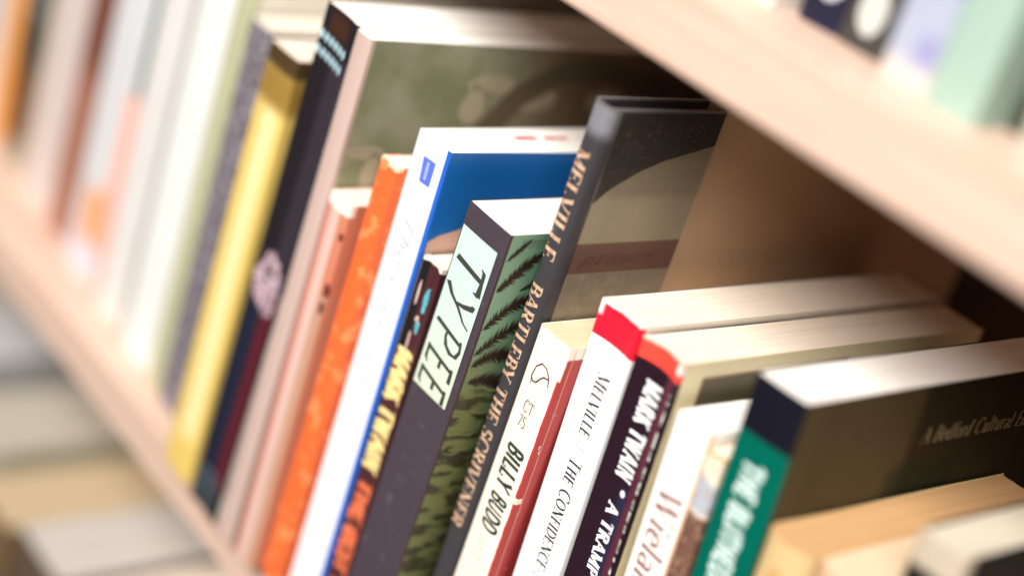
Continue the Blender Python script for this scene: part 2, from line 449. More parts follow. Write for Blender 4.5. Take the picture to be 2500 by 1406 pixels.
far('book', 'light grey book at the far left end of the middle shelf row', -97.4, 4.8, 1.2, 5.6, 26, (0.50, 0.50, 0.50))
far('book', 'orange spined book beside the far left dark teal book', -91.6, 4.4, 1.2, 2.4, 26.5, (0.80, 0.33, 0.07))
b = far('book', 'dark teal black book with a brown band low on its spine, far left', -89.0, 4.2, 1.2, 3.5, 27, (0.012, 0.020, 0.024),
    [((0.10, 0.03, 0.01), None, None, (1.5, 6.2), .2, .4), ((0.25, 0.22, 0.17), None, None, (-99, 1.3), 0, .3)])
spine_text(b, 'spine_lettering', 'THE OF', 1.0, 24, 8, 1.5, ink_mat('ink_faded_teal', (0.16, 0.2, 0.21)), thick=.2)
far('book', 'wide pinkish cream book right of the dark teal one', -85.0, 3.7, 2.2, 4.9, 26.5, (0.58, 0.49, 0.46),
    [((0.45, 0.35, 0.2), (-99, .8), None, None, 0, .4)])
far('book', 'reddish brown spined book between two pale wide books', -79.3, 3.1, 2.2, 2.5, 27, (0.16, 0.055, 0.035),
    [((0.32, 0.13, 0.08), None, None, (-99, 10), .2, 1.5)])
far('book', 'pale grey white book with an orange block low on its spine', -75.7, 2.6, 2.3, 3.7, 26.8, (0.60, 0.60, 0.61),
    [((0.74, 0.32, 0.13), (1.2, 99), None, (2.0, 5.2), .1, .4), ((0.62, 0.56, 0.62), None, None, (-99, 2.0), .1, .4), ((0.83, 0.45, 0.33), (3.2, 99), None, (2, 11.5), .1, .1)])
far('book', 'thin book, dark teal spine turning coral red towards its foot', -71.5, 2.3, 2.3, 0.8, 26.2, (0.05, 0.10, 0.09),
    [((0.75, 0.34, 0.27), None, None, (-99, 11.6), 0, .3)])
far('book', 'warm white book with a thin grey line down its spine', -70.2, 2.0, 1.6, 3.3, 27.2, (0.66, 0.64, 0.61),
    [((0.30, 0.28, 0.24), (2.9, 3.3), None, None, 0, .1)])
far('book', 'broad plain white book left of the pale olive green one', -66.2, 1.6, 1.4, 3.0, 27.2, (0.72, 0.73, 0.70), pages=P_white)
far('book', 'pale olive green book beside the mottled grey spine', -62.8, 1.4, 1.5, 1.5, 26.0, (0.44, 0.44, 0.27), [((0.80, 0.76, 0.66), (1.49, 99), (.3, 99), None)])
b = far('book', 'mottled grey spined book just left of the bright yellow book', -61.2, 1.2, 1.8, 1.9, 20.2, (0.10, 0.085, 0.10), pages=P_cream, speck=((0.30, 0.27, 0.30), .5, 3))

b = Book('magazine', 'thick magazine with a bright yellow spine, dark gold at the top', 'magazine', -56.3, -.8, 1.6, 2.35, 21.1, 20, group=GR)
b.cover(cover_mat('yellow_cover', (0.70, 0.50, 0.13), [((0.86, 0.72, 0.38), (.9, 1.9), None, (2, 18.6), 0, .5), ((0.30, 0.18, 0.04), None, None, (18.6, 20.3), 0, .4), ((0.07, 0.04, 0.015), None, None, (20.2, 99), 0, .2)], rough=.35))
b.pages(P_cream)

b = Book('magazine', 'tall black spined magazine with a pink flower patch halfway down', 'magazine', -53.25, -1.0, 2.7, 2.3, 24.2, 21, bulge=-.12, group=GR)
b.cover(cover_mat('black_cover', (0.016, 0.012, 0.015), [((0.84, 0.78, 0.7), (2.27, 99), (.15, 99), None), ((0.10, 0.012, 0.022), (1.25, 2.2), None, (1.5, 12.0), .2, .3), ((0.012, 0.016, 0.035), (.35, 1.2), None, (1, 12), .1, .3),
    ((0.05, 0.02, 0.012), (.5, 1.8), None, (23.1, 24), .1, .3), ((0.035, 0.027, 0.036), (1.2, 99), None, (12, 22.5), .1, .3)], rough=.3), t=.02)
b.pages(P_white, t=.025)
I_teal = ink_mat('ink_pale_teal', (0.42, 0.60, 0.66))
ps = []
for row, v in ((0, 22.9), (1, 22.25)):
    for i in range(6):
        u = .22 + i * .33; ps.append(ellipse(u, v - .03 * i, .11, .2, 10))
b.polys('spine_lettering', ps, I_teal, b.map_spine)
ps = []
for i in range(150):
    a = random.uniform(0, 6.28); r = math.sqrt(random.random())
    u = 1.25 + 1.0 * r * math.cos(a); v = 11.95 + 1.35 * r * math.sin(a) - (u - 1.2) * .1
    if .03 < u - .1 and u + .1 < 2.22: ps.append(ellipse(u, v, random.uniform(.05, .12), random.uniform(.08, .2), 7, .3))
b.polys('flower_patch', ps, ink_mat('flower_pink', (0.50, 0.30, 0.36), .5, 0, (0.62, 0.50, 0.54)), b.map_spine)
b.polys('foot_lettering', [ellipse(.35 + .28 * (i % 6), 1.9 - .45 * (i // 6), .1, .13, 8) for i in range(24)], ink_mat('ink_dark_teal', (0.10, 0.15, 0.17)), b.map_spine)

b = Book('magazine', 'magazine with pale spine and olive brown photo cover behind the paperbacks', 'magazine', -50.6, -1.0, 1.75, 1.07, 23.95, 21.5, group=GR)
k = NT('olive_photo_cover')
pos = k.vmath('MULTIPLY', k.pos, (100, 100, 100))
sep = k.n('ShaderNodeSeparateXYZ'); k.put(sep.inputs[0], pos)
big = k.noise(pos, .28, 3)
c = k.mix(k.smooth(big, .35, .62), (0.21, 0.22, 0.12), (0.34, 0.33, 0.23))
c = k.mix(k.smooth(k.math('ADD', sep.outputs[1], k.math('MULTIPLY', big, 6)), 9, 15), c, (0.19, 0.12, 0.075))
c = k.mix(k.math('LESS_THAN', sep.outputs[1], .3), c, (0.52, 0.38, 0.33))
k.put(k.b.inputs['Base Color'], c); k.b.inputs['Roughness'].default_value = .4
b.cover(k.m, t=.025); b.pages(P_white, t=.03)
skin = ink_mat('photo_skin_tone', (0.40, 0.35, 0.24)); bark = ink_mat('photo_dark_brown', (0.13, 0.10, 0.06))
b.polys('cover_picture', strip([(6.0, 18.4), (6.8, 20.0), (8.2, 21.8), (10.2, 22.9), (13, 23.0), (17, 22.2)], [1.1, 1.3, 1.2, 1.0, .9, .9]), bark, b.map_side)
for q in [ellipse(9.1, 21.7, 1.25, .6, 18, .12), ellipse(6.6, 22.3, 1.3, .42, 16, .2), ellipse(5.9, 21.3, .65, .9, 14, .2), ellipse(13.1, 21.6, 1.1, .6, 14, .1),
    ellipse(1.2, 19.2, 1.0, .32, 12, .1), ellipse(1.7, 18.3, .35, .9, 12, .15)]: b.polys('cover_picture_highlight', [q], skin, b.map_side)

b = Book('paperback', 'thin paperback with coral edge and pale pink spine left of the orange one', 'book', -49.08, -1.0, .6, 1.52, 17.6, 12.5, group=GR)
b.cover(cover_mat('salmon_cover', (0.56, 0.20, 0.12), [((0.66, 0.45, 0.39), (.42, 1.05), None, None, 0, .05), ((0.62, 0.24, 0.18), (-99, .42), None, None), ((0.48, 0.28, 0.19), (1.05, 1.5), None, (-99, 13.5), 0, .1)], wear=((0.85, 0.75, 0.66), 17.2, .1)))
b.pages(P_cream)
b.polys('printed_marks', [ellipse(1.42, 16.2, .09, .2), ellipse(1.42, 13.8, .11, .35), ellipse(1.40, 13.0, .1, .32)], ink_mat('ink_dark_maroon', (0.10, 0.02, 0.015)), b.map_spine)

b = Book('paperback', 'thin paperback with mottled bright orange spine beside the white one', 'book', -47.5, -.5, 1.3, 1.2, 20.0, 13, group=GR)
b.cover(cover_mat('orange_cover', (0.78, 0.14, 0.035), [((0.03, 0.03, 0.03), None, (1.0, 99), None, 0)], speck=((0.86, 0.26, 0.09), .54, 1.0), wear=((0.9, 0.6, 0.4), 20.0, .15), dirt=.12))
b.pages(P_cream)

b = Book('paperback', 'paperback with clean white spine, blue edge stripe and blue front cover', 'book', -46.1, 0, .7, 2.15, 21.7, 15.5, bulge=.03, r=.06, group=GR)
b.cover(cover_mat('white_blue_cover', (0.80, 0.81, 0.84), [((0.02, 0.12, 0.52), (1.93, 99), None, None, 0, .03), ((0.010, 0.13, 0.42), (2.1, 99), (.12, 99), None)], rough=.3, dirt=.02, coat=.1))
b.pages(P_white)
I_blue = ink_mat('ink_blue', (0.09, 0.16, 0.62)); 
b.polys('publisher_mark', [[(.72, 20.9), (1.5, 20.95), (1.5, 19.95), (.85, 19.9)]], I_blue, b.map_spine)
b.polys('publisher_mark_stripe', [[(1.05, 20.8), (1.2, 20.82), (1.22, 20.1), (1.07, 20.08)]], ink_mat('ink_pale_blue', (0.35, 0.42, 0.8)), lambda u, v, o: b.map_spine(u, v, .03))
spine_text(b, 'title_lettering', 'The Complete', .8, 18.6, 10.6, .6, I_lgrey, thick=.09, thin=.03, slant=.25)
spine_text(b, 'subtitle_lettering', 'tales', .9, 9.6, 6.8, .5, I_lgrey, thick=.08, thin=.03, slant=.25)
b.polys('page_stamp', [[(.7, 4.0), (1.02, 4.0), (1.02, 5.1), (.7, 5.1)], [(.78, 5.5), (1.0, 5.5), (1.0, 6.7), (.78, 6.7)]], ink_mat('stamp_red', (0.5, 0.03, 0.05), .7, 0, (0.72, 0.35, 0.33)), b.map_top)
b.polys('page_stamp_faded', [[(.8, 7.2 + i * .7), (.92, 7.2 + i * .7), (.92, 7.6 + i * .7), (.8, 7.6 + i * .7)] for i in range(4)], ink_mat('stamp_faded', (0.68, 0.66, 0.62), .7), b.map_top)
b.polys('cover_picture', [[(.15, 18.0), (.6, 18.25), (1.4, 18.45), (2.2, 18.8), (3.2, 19.2), (4.2, 19.1), (4.6, 17), (4, 12), (.15, 12)]], ink_mat('photo_peach', (0.70, 0.42, 0.32)), b.map_side)

# dark paperback with yellow letters
b = Book('paperback', 'narrow dark paperback with fat yellow and orange lettering, below the blue cover', 'book', -43.82, 0, .7, 1.22, 17.5, 10.5, bulge=-.2, r=.12, group=GR)
b.cover(cover_mat('dark_maroon_cover', (0.065, 0.020, 0.024), [((0.012, 0.012, 0.012), (-99, .4), None, (13.4, 99), .06, .05)], wear=((0.85, 0.75, 0.66), 17.5, .14), rough=.4))
b.pages(P_cream)
b.polys('teal_figure', [ellipse(.72, 15.9, .17, .62, 12, .2), ellipse(.66, 14.7, .13, .3, 10, .2)], ink_mat('ink_teal', (0.07, 0.36, 0.44), .5, 0, (0.16, 0.5, 0.56)), b.map_spine)
b.polys('pale_figure', [ellipse(.55, 15.0, .1, .16, 8, .3), ellipse(.25, 16.0, .05, .5, 8, .2), ellipse(.42, 13.9, .05, .6, 8, .2)], ink_mat('ink_pale_peach', (0.6, 0.42, 0.36)), lambda u, v, o: b.map_spine(u, v, .03))
I_yel = ink_mat('ink_straw_yellow', (0.86, 0.68, 0.28), .5, 0, (0.82, 0.60, 0.24)); I_or = ink_mat('ink_burnt_orange', (0.66, 0.13, 0.05), .5, 0, (0.74, 0.2, 0.09))
spine_text(b, 'author_lettering', 'MARK', .12, 13.6, 11.2, .95, I_yel, thick=.36, thin=.24, serif=False, track=.05)
spine_text(b, 'surname_lettering', 'TWAIN', .12, 10.9, 7.9, .95, I_yel, thick=.36, thin=.24, serif=False, track=.05)
spine_text(b, 'title_lettering', 'THE', .2, 7.4, 5.4, .8, I_or, thick=.36, thin=.26, serif=False, track=.04)
spine_text(b, 'title_lettering', 'BEST', .2, 5.1, 2.8, .8, I_or, thick=.36, thin=.26, serif=False, track=.04)
spine_text(b, 'title_lettering', 'TALES', .2, 2.5, -.0 + .1, .8, I_or, thick=.36, thin=.26, serif=False, track=.04)

# TYPEE
b = Book('paperback', 'purple brown paperback with large TYPEE on a pale mint label, palms on its cover', 'book', -42.58, 0, 1.65, 2.62, 20.65, 13, bulge=.02, r=.05, group=GR)
k = NT('typee_cover')
pos = k.vmath('MULTIPLY', k.pos, (100, 100, 100)); sep = k.n('ShaderNodeSeparateXYZ'); k.put(sep.inputs[0], pos)
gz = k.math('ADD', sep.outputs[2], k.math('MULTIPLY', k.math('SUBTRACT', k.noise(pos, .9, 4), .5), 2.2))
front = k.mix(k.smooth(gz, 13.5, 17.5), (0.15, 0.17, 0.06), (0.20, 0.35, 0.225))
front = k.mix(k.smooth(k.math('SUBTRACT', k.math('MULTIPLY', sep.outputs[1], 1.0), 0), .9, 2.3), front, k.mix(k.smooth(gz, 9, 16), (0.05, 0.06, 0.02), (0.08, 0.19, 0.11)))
eng = k.noise(k.vmath('MULTIPLY', pos, (.6, .45, 1.5)), 1.3, 4)
front = k.mix(k.math('MULTIPLY', k.smooth(eng, .46, .53), k.math('SUBTRACT', 1.0, k.smooth(gz, 13.0, 14.6))), front, (0.035, 0.035, 0.014))
sp = k.mix(k.smooth(k.noise(pos, 1.6, 5), .56, .75), (0.060, 0.044, 0.057), (0.095, 0.075, 0.09))
isf = k.math('GREATER_THAN', sep.outputs[0], 2.60)
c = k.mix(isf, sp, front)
# dark printed edge where the spine turns on to the cover
c = k.mix(k.math('MULTIPLY', isf, k.math('LESS_THAN', sep.outputs[1], .13)), c, (0.05, 0.022, 0.018))
k.put(k.b.inputs['Base Color'], c); k.b.inputs['Roughness'].default_value = .42
bn = k.n('ShaderNodeBump'); bn.inputs['Strength'].default_value = .2; bn.inputs['Distance'].default_value = .0003; k.put(bn.inputs['Height'], k.noise(pos, 12, 4)); k.put(k.b.inputs['Normal'], bn.outputs[0])
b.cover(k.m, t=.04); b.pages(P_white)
kl = NT('mint_label'); ps_ = kl.vmath('MULTIPLY', kl.pos, (100, 100, 100)); sp2 = kl.n('ShaderNodeSeparateXYZ'); kl.put(sp2.inputs[0], ps_)
kl.put(kl.b.inputs['Base Color'], kl.mix(kl.smooth(sp2.outputs[2], 12.8, 18), (0.60, 0.67, 0.53), (0.53, 0.66, 0.62))); kl.b.inputs['Roughness'].default_value = .45
lab = [(.08, 19.75), (2.28, 19.75), (2.28, 12.95), (.08, 12.9)]
b.polys('title_label', [lab], kl.m, b.map_spine)
edge = []
for i in range(4): edge += strip([lab[i], lab[(i + 1) % 4]], [.035, .035])
b.polys('label_border', edge, I_green, lambda u, v, o: b.map_spine(u, v, o + .01))
# hand drawn italic capitals
def L(pts, w): return strip(pts, [x * 1.2 for x in (w if isinstance(w, list) else [w] * len(pts))])
TY = []
def glyph(v0, strokes):           # x along the reading direction from v0 downwards, y up = +u
    for pts, w in strokes: TY.extend([[(.32 + q[1] * 1.72, v0 - q[0] * 1.0) for q in p] for p in L(pts, w)])
sl = .22
def I_(pts): return [(x + y * sl, y) for x, y in pts]
glyph(18.95, [(I_([(.42, 0), (.42, .97)]), [.19, .16]), (I_([(-.02, .86), (.04, .96), (.4, .98), (1.0, .98)]), [.04, .10, .08, .15]), (I_([(.98, .99), (.99, .82)]), [.12, .05])])
glyph(17.55, [(I_([(.02, 1.0), (.18, .94), (.40, .66), (.52, .42)]), [.07, .16, .13, .09]), (I_([(1.0, 1.02), (.92, .82), (.6, .52), (.40, .2), (.10, -.02)]), [.05, .06, .09, .11, .14])])
glyph(15.98, [(I_([(.1, 0), (.16, .95)]), [.15, .12]), (I_([(0, .96), (.4, 1.0), (.72, .92), (.8, .72), (.66, .52), (.4, .44), (.16, .44)]), [.05, .07, .10, .14, .11, .07, .05])])
glyph(14.78, [(I_([(.1, 0), (.16, .95)]), [.14, .12]), (I_([(.02, .96), (.62, .97)]), [.07, .10]), (I_([(.12, .52), (.5, .53)]), [.07, .09]), (I_([(0, .02), (.62, .03), (.72, .12)]), [.06, .08, .05])])
glyph(13.83, [(I_([(.1, 0), (.16, .95)]), [.14, .12]), (I_([(.02, .96), (.62, .97)]), [.07, .10]), (I_([(.12, .52), (.5, .53)]), [.07, .09]), (I_([(0, .02), (.62, .03), (.72, .12)]), [.06, .08, .05])])
b.polys('title_lettering', TY, I_green, lambda u, v, o: b.map_spine(u, v, o + .015))
# palm fronds engraved on the front cover (visible strip beside the spine)
fr = []
def frond(p0, p1, bend, n=34, l0=.42):
    pts = []
    for i in range(n + 1):
        t = i / n; x = p0[0] + (p1[0] - p0[0]) * t; y = p0[1] + (p1[1] - p0[1]) * t + bend * math.sin(math.pi * t)
        pts.append((x, y))
    fr.extend(strip(pts, [.05 * (1 - .6 * i / n) for i in range(n + 1)]))
    for i in range(1, n):
        a, c_ = pts[i], pts[i + 1]; d = math.atan2(c_[1] - a[1], c_[0] - a[0]); l = l0 * math.sin(math.pi * (.12 + .86 * i / n)) * random.uniform(.8, 1.15)
        for sg in (-1, 1):
            q = d + sg * random.uniform(.75, 1.1)
            e = (a[0] + l * math.cos(q), a[1] + l * math.sin(q)); w = .06
            fr.append([(a[0] - w * math.cos(d), a[1] - w * math.sin(d)), (e[0], e[1]), (a[0] + w * math.cos(d), a[1] + w * math.sin(d))])
frond((.2, 18.3), (2.0, 20.0), .1); frond((.15, 16.7), (2.5, 18.0), .35, l0=.5); frond((.15, 15.6), (2.9, 17.1), .3, l0=.5)
frond((.2, 15.1), (2.6, 15.0), .5, l0=.55); frond((2.9, 19.4), (1.3, 18.3), -.1, 20, .3); frond((.3, 14.4), (3.0, 13.2), .5, l0=.6); frond((.2, 19.6), (1.1, 20.5), .0, 14, .2)
fr.extend(strip([(1.9, 14.2), (2.5, 10.5), (2.7, 5)], [.4, .5, .6]))
for i in range(9): fr.extend(strip([(.7 + i * .13, 20.45), (.72 + i * .13, 20.05 + .05 * (i % 3))], [.03, .015]))
b.polys('cover_artwork', fr, ink_mat('engraving_brown', (0.028, 0.014, 0.009)), b.map_side)
ru = []
for i in range(13):
    v = 14.0 - i * .95 + random.uniform(-.1, .1)
    n_ = random.randint(4, 6); y0 = random.uniform(.15, .8); ln = random.uniform(.7, 1.7)
    ru.extend(strip([(y0 + ln * q / n_, v + .12 * math.sin(q * 1.1 + i) + random.uniform(-.05, .05)) for q in range(n_ + 1)], [.02] + [random.uniform(.06, .15) for _ in range(n_ - 1)] + [.02]))
b.polys('cover_artwork_rocks', ru, ink_mat('engraving_olive', (0.18, 0.20, 0.08)), lambda y, v, o: b.map_side(y, v, o + .01))

# hardback with cloth spine, gilt lettering
b = Book('hardback', 'tall thin hardback, dark grey cloth spine with copper gilt letters and tan boards', 'book', -39.6, 1.4, 1.1, 1.12, 26.1, 25.0, bulge=.12, r=.3, group=GR)
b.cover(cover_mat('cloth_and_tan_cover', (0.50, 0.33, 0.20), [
    ((0.048, 0.045, 0.050), None, (-99, 5.75), None),
    ((0.30, 0.25, 0.165), (1.10, 99), (.62, 5.75), None),
    ((0.17, 0.135, 0.10), (1.10, 99), (.62, 5.75), (22.7, 99), .1, .25),
    ((0.15, 0.12, 0.09), (1.10, 99), (4.2, 5.75), (-99, 99), .1, 1.6),  # darker away from the spine: uneven reflection painted into the board colour
    ((0.36, 0.30, 0.20), (1.10, 99), (.5, 1.3), (20.8, 23.6), .1, .5),
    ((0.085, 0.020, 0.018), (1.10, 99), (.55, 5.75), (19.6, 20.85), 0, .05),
    ((0.19, 0.155, 0.115), (1.10, 99), (.62, 5.75), (-99, 19.6), .1, .06),
    ((0.045, 0.042, 0.046), (1.0, 99), (-99, .55), None, .04),
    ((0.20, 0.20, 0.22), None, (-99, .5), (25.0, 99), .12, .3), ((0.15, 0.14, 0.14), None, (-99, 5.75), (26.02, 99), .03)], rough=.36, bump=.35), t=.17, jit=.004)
b.pages(P_tan, top=2.2, t=.2, n=6)
spine_text(b, 'author_lettering', 'MELVILLE', .16, 24.3, 19.9, .66, I_gold, thick=.2, thin=.07)
spine_text(b, 'title_lettering', 'BARTLEBY THE SCRIVENER', .16, 18.9, 8.1, .66, I_gold, thick=.2, thin=.07)
side_text(b, 'band_lettering', 'prince', 1.0, 4.6, 20.0, .5, ink_mat('ink_faint_red', (0.12, 0.045, 0.04)), thick=.12, thin=.05, slant=.3)
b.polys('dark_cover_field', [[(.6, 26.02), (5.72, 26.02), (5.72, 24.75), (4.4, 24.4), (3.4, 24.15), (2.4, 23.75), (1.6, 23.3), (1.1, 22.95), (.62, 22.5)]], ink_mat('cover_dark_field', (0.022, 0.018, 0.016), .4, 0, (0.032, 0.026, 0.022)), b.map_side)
b.polys('worn_specks', [ellipse(random.uniform(.8, 5.2), 25.1 + random.gauss(0, .35), random.uniform(.02, .1), random.uniform(.02, .07), 7, .4) for _ in range(30)], ink_mat('rubbed_tan', (0.10, 0.07, 0.04)), lambda y, v, o: b.map_side(y, v, o + .01))

# cream paperback with red cover
b = Book('paperback', 'cream spined paperback lettered BILLY BUDD with a worn dark red front cover', 'book', -38.3, 1.4, 1.0, 1.78, 17.7, 10.8, bulge=.03, r=.06, group=GR)
b.cover(cover_mat('cream_red_cover', (0.86, 0.79, 0.66), [((0.42, 0.045, 0.045), (1.76, 99), (.09, 99), (-99, 17.2), .06), ((0.42, 0.045, 0.045), (1.66, 99), (-99, .2), (-99, 16.3), .05),
    ((0.68, 0.30, 0.20), (1.76, 99), (.33, .37), None, .03), ((0.85, 0.75, 0.6), (1.4, 99), (-99, .3), (10.9, 11.15), .06), ((0.17, 0.02, 0.02), (1.76, 99), (.75, 99), None, 0, .2)], rough=.38, wear=((0.86, 0.76, 0.6), 17.7, .1)))
b.pages(P_tan)
I_bd = ink_mat('ink_green_black', (0.02, 0.035, 0.03), .5, 0, (0.05, 0.06, 0.05))
em = strip([(.5, 15.45), (.42, 15.75), (.5, 16.2), (.75, 16.45), (1.05, 16.4), (1.28, 16.15), (1.38, 15.8)], [.03, .06, .05, .07, .06, .07, .04]) + \
     strip([(1.3, 16.1), (1.05, 16.05), (.9, 15.9), (.75, 15.65), (.55, 15.6), (.42, 15.75)], [.05, .07, .06, .07, .07, .05])
b.polys('publisher_mark', em, ink_mat('ink_sepia', (0.10, 0.04, 0.035)), b.map_spine)
P, adv = text_polys('CT', thick=.13, thin=.1, serif=False)
gt = [[(.55 + x * .36, 14.35 + y * .48) for x, y in p] for p in P]
P, adv = text_polys('75', thick=.13, thin=.1, serif=False)
gt += [[(.52 + x * .36, 13.7 + y * .48) for x, y in p] for p in P]
b.polys('series_number', gt, ink_mat('ink_faded_sepia', (0.22, 0.15, 0.13)), b.map_spine)
spine_text(b, 'title_lettering', 'BILLY', .50, 12.95, 11.0, .88, I_bd, thick=.24, thin=.16, serif=False, slant=.05)
spine_text(b, 'title_lettering', 'BUDD', .50, 10.75, 9.1, .88, I_bd, thick=.24, thin=.16, serif=False, slant=.05)
spine_text(b, 'subtitle_lettering', 'and The Tales', .55, 8.8, 4.2, .7, I_grey, thick=.09, thin=.05, serif=False)

# white paperback with red cap
b = Book('paperback', 'white spined paperback with a red block at its top and small black capitals', 'book', -35.85, 2.2, -1.5, 2.22, 19.65, 17.0, bulge=-.16, r=.12, group=GR)
b.cover(cover_mat('white_redcap_cover', (0.87, 0.87, 0.86), [((0.86, 0.012, 0.035), (.0, 99), (-99, .3), (18.3, 99)), ((0.8, 0.72, 0.6), (2.21, 99), (.3, 99), (-99, 99)), ((0.88, 0.84, 0.8), (-99, .22), (-99, .3), (19.1, 99), .05, .1)], rough=.35, dirt=.02, wear=((0.88, 0.84, 0.80), 19.65, .09)))
b.pages(P_pink)
spine_text(b, 'author_lettering', 'Melville', .85, 17.15, 14.55, .66, I_black, thick=.15, thin=.05, smallcaps=.82)
b.polys('divider_rule', strip([(.82, 14.12), (1.5, 14.05)], [.05, .05]), I_grey, b.map_spine)
spine_text(b, 'title_lettering', 'The Confidence-Man', .85, 13.6, 7.2, .66, I_black, thick=.15, thin=.05, smallcaps=.82)

# dark paperback with red cap and khaki cover
b = Book('paperback', 'dark aubergine spined paperback with a red cap, white letters and a khaki cover', 'book', -33.4, 2.2, -1.9, 2.12, 19.5, 17.2, bulge=-.3, r=.14, group=GR)
b.cover(cover_mat('aubergine_khaki_cover', (0.020, 0.008, 0.015), [((0.022, 0.022, 0.05), (1.1, 1.7), None, (-99, 14), .05, .25), ((0.10, 0.02, 0.04), (1.55, 2.0), None, None, .05, .1),
    ((0.92, 0.07, 0.045), None, (-99, .33), (18.75, 99), 0, .05), ((0.78, 0.68, 0.43), (2.1, 99), (.3, 99), None, .03), ((0.76, 0.66, 0.42), (1.0, 99), (.33, 99), None, .02), ((0.9, 0.8, 0.7), (1.9, 99), (-99, .3), (19.05, 99), .05, .08)],
    rough=.32, wear=((0.92, 0.45, 0.36), 19.5, .08)))
b.pages(P_pink)
spine_text(b, 'author_lettering', 'MARK TWAIN', .66, 18.15, 14.2, .82, I_white, thick=.3, thin=.16, track=.08)
b.polys('bullet_dot', [ellipse(1.25, 13.75, .13, .14)], I_white, b.map_spine)
spine_text(b, 'title_lettering', 'A TRAMP ABROAD', .76, 13.2, 7.0, .58, I_white, thick=.26, thin=.12, track=.06)
rg = []
v = 18.3
while v > 2:
    h = random.uniform(.12, .75); rg.append([(1.985, v), (2.07, v - .03), (2.085, v - h), (1.975, v - h + .03)]); v -= h + random.uniform(.06, .3)
b.polys('chipped_edge', rg, ink_mat('chipped_paper', (0.62, 0.64, 0.58), .6, 0, (0.2, 0.2, 0.18)), lambda u, v, o: b.map_spine(u, v, .02))
fr_ = [(1.3, 18.85), (9.0, 18.95), (9.0, 12.0), (1.3, 12.0)]
b.polys('cover_panel', [fr_], ink_mat('panel_dark_olive', (0.11, 0.09, 0.05)), b.map_side)
pb = []
for i in range(4): pb += strip([fr_[i], fr_[(i + 1) % 4]], [.08, .08])
b.polys('panel_border', pb, ink_mat('panel_rim', (0.36, 0.22, 0.15)), lambda y, v, o: b.map_side(y, v, o + .01))
side_text(b, 'panel_lettering', 'A TRAMP ABROAD', 3.3, 8.6, 17.25, .5, ink_mat('ink_pale_khaki', (0.6, 0.55, 0.42)), thick=.14)

# cream hardback with rosy letters
b = Book('paperback', 'cream white book with rosy brown lettering, right of the khaki cover', 'book', -30.4, 2.0, -3.0, 1.74, 18.2, 12.6, bulge=.05, r=.14, group=GR)
b.cover(cover_mat('cream_white_cover', (0.86, 0.82, 0.76), [((0.78, 0.5, 0.34), (1.66, 99), (-99, .25), None, 0, .03)], rough=.4, dirt=.03), t=.06)
b.pages(P_white)
spine_text(b, 'title_lettering', 'Wieland', .45, 15.6, 10.9, 1.05, I_brown, thick=.13, thin=.05, slant=.1)

# narrow picture spine
b = Book('paperback', 'narrow book with a painted brown and blue grey spine left of the green one', 'book', -28.55, 2.0, -3.2, .8, 17.9, 12, bulge=.03, r=.07, group=GR)
b.cover(cover_mat('painted_cover', (0.80, 0.68, 0.52), [((0.42, 0.46, 0.52), None, None, (15.6, 16.9), .35, .1), ((0.15, 0.07, 0.05), None, None, (11.8, 15.5), .25, .08), ((0.4, 0.36, 0.34), None, None, (-99, 11.8), .3, .1), ((0.78, 0.45, 0.2), None, None, (17.75, 99))], speck=((0.38, 0.26, 0.16), .56)))
b.pages(P_cream)

# green and black spine
b = Book('paperback', 'large paperback with green spine, black block on top and dark cover', 'book', -27.38, 2.0, -4.0, 2.25, 21.3, 15.2, bulge=.03, r=.08, group=GR)
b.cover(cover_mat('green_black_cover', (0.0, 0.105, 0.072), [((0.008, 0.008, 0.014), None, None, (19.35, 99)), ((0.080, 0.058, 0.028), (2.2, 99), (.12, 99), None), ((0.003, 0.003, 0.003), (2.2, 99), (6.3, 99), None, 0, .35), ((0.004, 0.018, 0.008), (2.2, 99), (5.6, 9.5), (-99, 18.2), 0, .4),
    ], rough=.5, dirt=.03, spec=.08))
b.pages(P_white)
I_mint = ink_mat('ink_pale_mint', (0.66, 0.78, 0.74), .5, 0, (0.46, 0.66, 0.6))
spine_text(b, 'title_lettering', 'THE BLITHEDALE ROMANCE', .66, 18.5, 9.3, .86, I_mint, thick=.3, thin=.2, track=.05)
side_text(b, 'series_lettering', 'A Bedford Cultural Edition', 6.9, 14.4, 19.0, .62, ink_mat('ink_dull_gold', (0.42, 0.36, 0.2)), thick=.11, thin=.04, slant=.2)

# the three nearest books at the right
b = Book('paperback', 'amber yellow aged paperback with a brown smudge on its spine, bottom right', 'book', -25.3, 1.6, -3.0, 2.1, 17.2, 13.2, bulge=.3, r=.45, group=GR)
b.cover(cover_mat('amber_cover', (0.62, 0.45, 0.22), rough=.5), jit=.03)
b.pages(P_amber)
b.polys('spine_emblem', [ellipse(1.1, 15.9, .34, .42, 14, .15)], ink_mat('smudge_brown', (0.55, 0.34, 0.12)), b.map_spine)
b = Book('paperback', 'peach tan paperback with a red mark on its spine, bottom right', 'book', -23.1, 1.6, -3.0, 2.0, 17.5, 10.5, bulge=.3, r=.45, group=GR)
b.cover(cover_mat('peach_cover', (0.66, 0.42, 0.25), rough=.5), jit=.03)
b.pages(P_tan)
b.polys('red_mark', [ellipse(.62, 16.3, .5, .42, 14, .12)], I_red, b.map_spine)
b = Book('hardback', 'book with black spine and cream grey page tops at the right edge', 'book', -21.0, 2.9, -3.0, 1.9, 19.9, 13, bulge=.1, r=.3, group=GR)
b.cover(cover_mat('black_cloth_cover', (0.006, 0.006, 0.008), [((0.5, 0.42, 0.32), None, (-99, .5), (18.9, 99), .1, .15)], rough=.5), t=.12)
b.pages(page_mat('pages_grey_cream', (0.60, 0.55, 0.44)), t=.14)
b = Book('hardback', 'dark brown book hidden at the lower right corner behind the black one', 'book', -18.6, 3.0, -3.0, 2.6, 15.5, 14, group=GR)
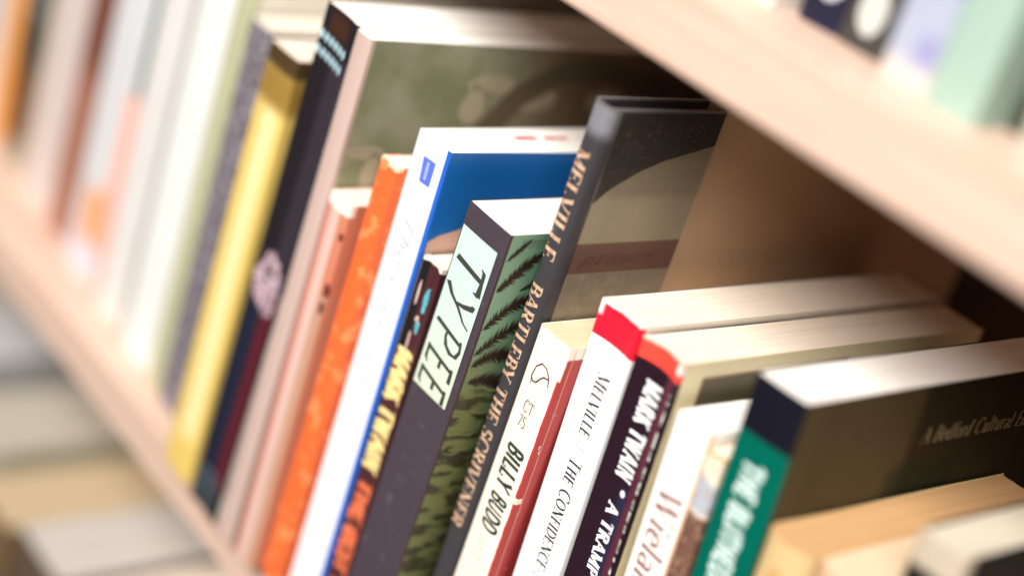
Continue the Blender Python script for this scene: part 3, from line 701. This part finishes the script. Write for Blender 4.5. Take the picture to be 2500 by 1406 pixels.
b.cover(cover_mat('dark_brown_cover', (0.03, 0.018, 0.01))); b.pages(P_tan, top=.2)

# ------------------------------------------------------------------ the shelf above
GU = 'books standing on the upper shelf'
Z1 = 31.46
def up(name, label, x0, y0, T, H, D, base, regions=(), pages=P_cream, **kw):
    return plain_book(name, label, 'book', x0, y0, 0, T, H, D, base, regions, pages, Z1, GU, **kw)
up('book', 'white book with a small orange mark on its foot, upper shelf', -37.2, 2.6, 3.2, 21, 15, (0.62, 0.58, 0.54), [((0.8, 0.4, 0.15), (2.5, 3.1), None, (.2, 1.0), .05, .1)])
b = up('book', 'navy book with a white disc at the foot of its spine, upper shelf', -33.5, 3.3, 1.7, 20, 14, (0.008, 0.010, 0.03), ())
b.polys('white_disc', [ellipse(.95, 1.75, .62, .85, 20)], ink_mat('disc_white', (0.5, 0.5, 0.52)), b.map_spine)
b = up('book', 'charcoal book with a large white oval at the foot of its spine, upper shelf', -31.7, 3.2, 2.3, 21, 14, (0.045, 0.042, 0.038), ())
b.polys('white_oval', [ellipse(1.05, 1.35, .55, .85, 20)], ink_mat('oval_grey_white', (0.48, 0.50, 0.46)), b.map_spine)
up('book', 'lavender white book with a blue block, upper shelf', -29.05, 2.2, 1.95, 20, 14, (0.36, 0.39, 0.49), [((0.02, 0.13, 0.55), (.7, 99), None, (3.2, 99), .1, .15), ((0.27, 0.27, 0.45), (1.0, 1.8), None, (.4, 1.7), .15, .2), ((0.55, 0.5, 0.46), None, None, (-99, .7), .1, .3)])
up('book', 'thick pale mint green book, upper shelf', -27.0, 1.9, 1.85, 22, 15, (0.31, 0.43, 0.36))
up('book', 'narrow dark maroon and olive book right of the mint green one', -25.08, 3.6, .85, 21, 14, (0.10, 0.03, 0.03), [((0.12, 0.10, 0.07), None, None, (-99, 3.2), .1, .5), ((0.03, 0.03, 0.015), None, None, (-99, 1.1), .1, .3)])
up('book', 'off white book at the right edge of the upper shelf', -24.1, 2.7, 3.0, 21, 14, (0.45, 0.45, 0.38))

# ------------------------------------------------------------------ the shelf below (seen from above, under the shelf edge)
GD = 'books standing on the lower shelf'
Z2 = -31.46
def low(name, label, x0, y0, T, ztop, D, base, pages, **kw):
    return plain_book(name, label, 'book', x0, y0, 0, T, ztop - Z2, D, base, (), pages, Z2, GD, **kw)
low('book', 'grey topped book at the left edge of the shelf below', -99.5, 1.0, 5.6, -15.0, 18, (0.3, 0.28, 0.25), P_greige)
low('book', 'thick book with cool grey white page tops on the shelf below', -93.2, 1.0, 7.0, -13.8, 18, (0.3, 0.3, 0.3), page_mat('pages_dull_grey', (0.46, 0.46, 0.47)))
low('book', 'low grey book between two thick pale ones, shelf below', -86.0, 1.2, 2.9, -16.0, 17, (0.2, 0.2, 0.22), P_greige)
low('book', 'thick book with greige page tops on the shelf below', -82.9, .8, 6.2, -14.0, 18, (0.45, 0.42, 0.3), P_greige)
low('book', 'short dark olive book sunk between its neighbours, shelf below', -76.5, 1.0, 1.3, -19.0, 15, (0.05, 0.045, 0.012), P_tan)
low('book', 'thick book with tan yellow page tops on the shelf below', -75.0, -.6, 5.0, -14.2, 17, (0.16, 0.10, 0.05), page_mat('pages_honey', (0.52, 0.40, 0.25)))
low('book', 'book with whitish page tops nearest the bottom edge, shelf below', -69.8, .1, 5.2, -14.0, 17, (0.10, 0.07, 0.05), page_mat('pages_dull_white', (0.52, 0.49, 0.46)))
low('book', 'book with rosy cream page tops tucked under the shelf edge', -64.4, 1.0, 5.0, -14.5, 17, (0.5, 0.42, 0.36), P_pink)
low('book', 'brown book at the right of the shelf below', -59.0, 1.2, 4.0, -15.0, 17, (0.2, 0.12, 0.07), P_tan)
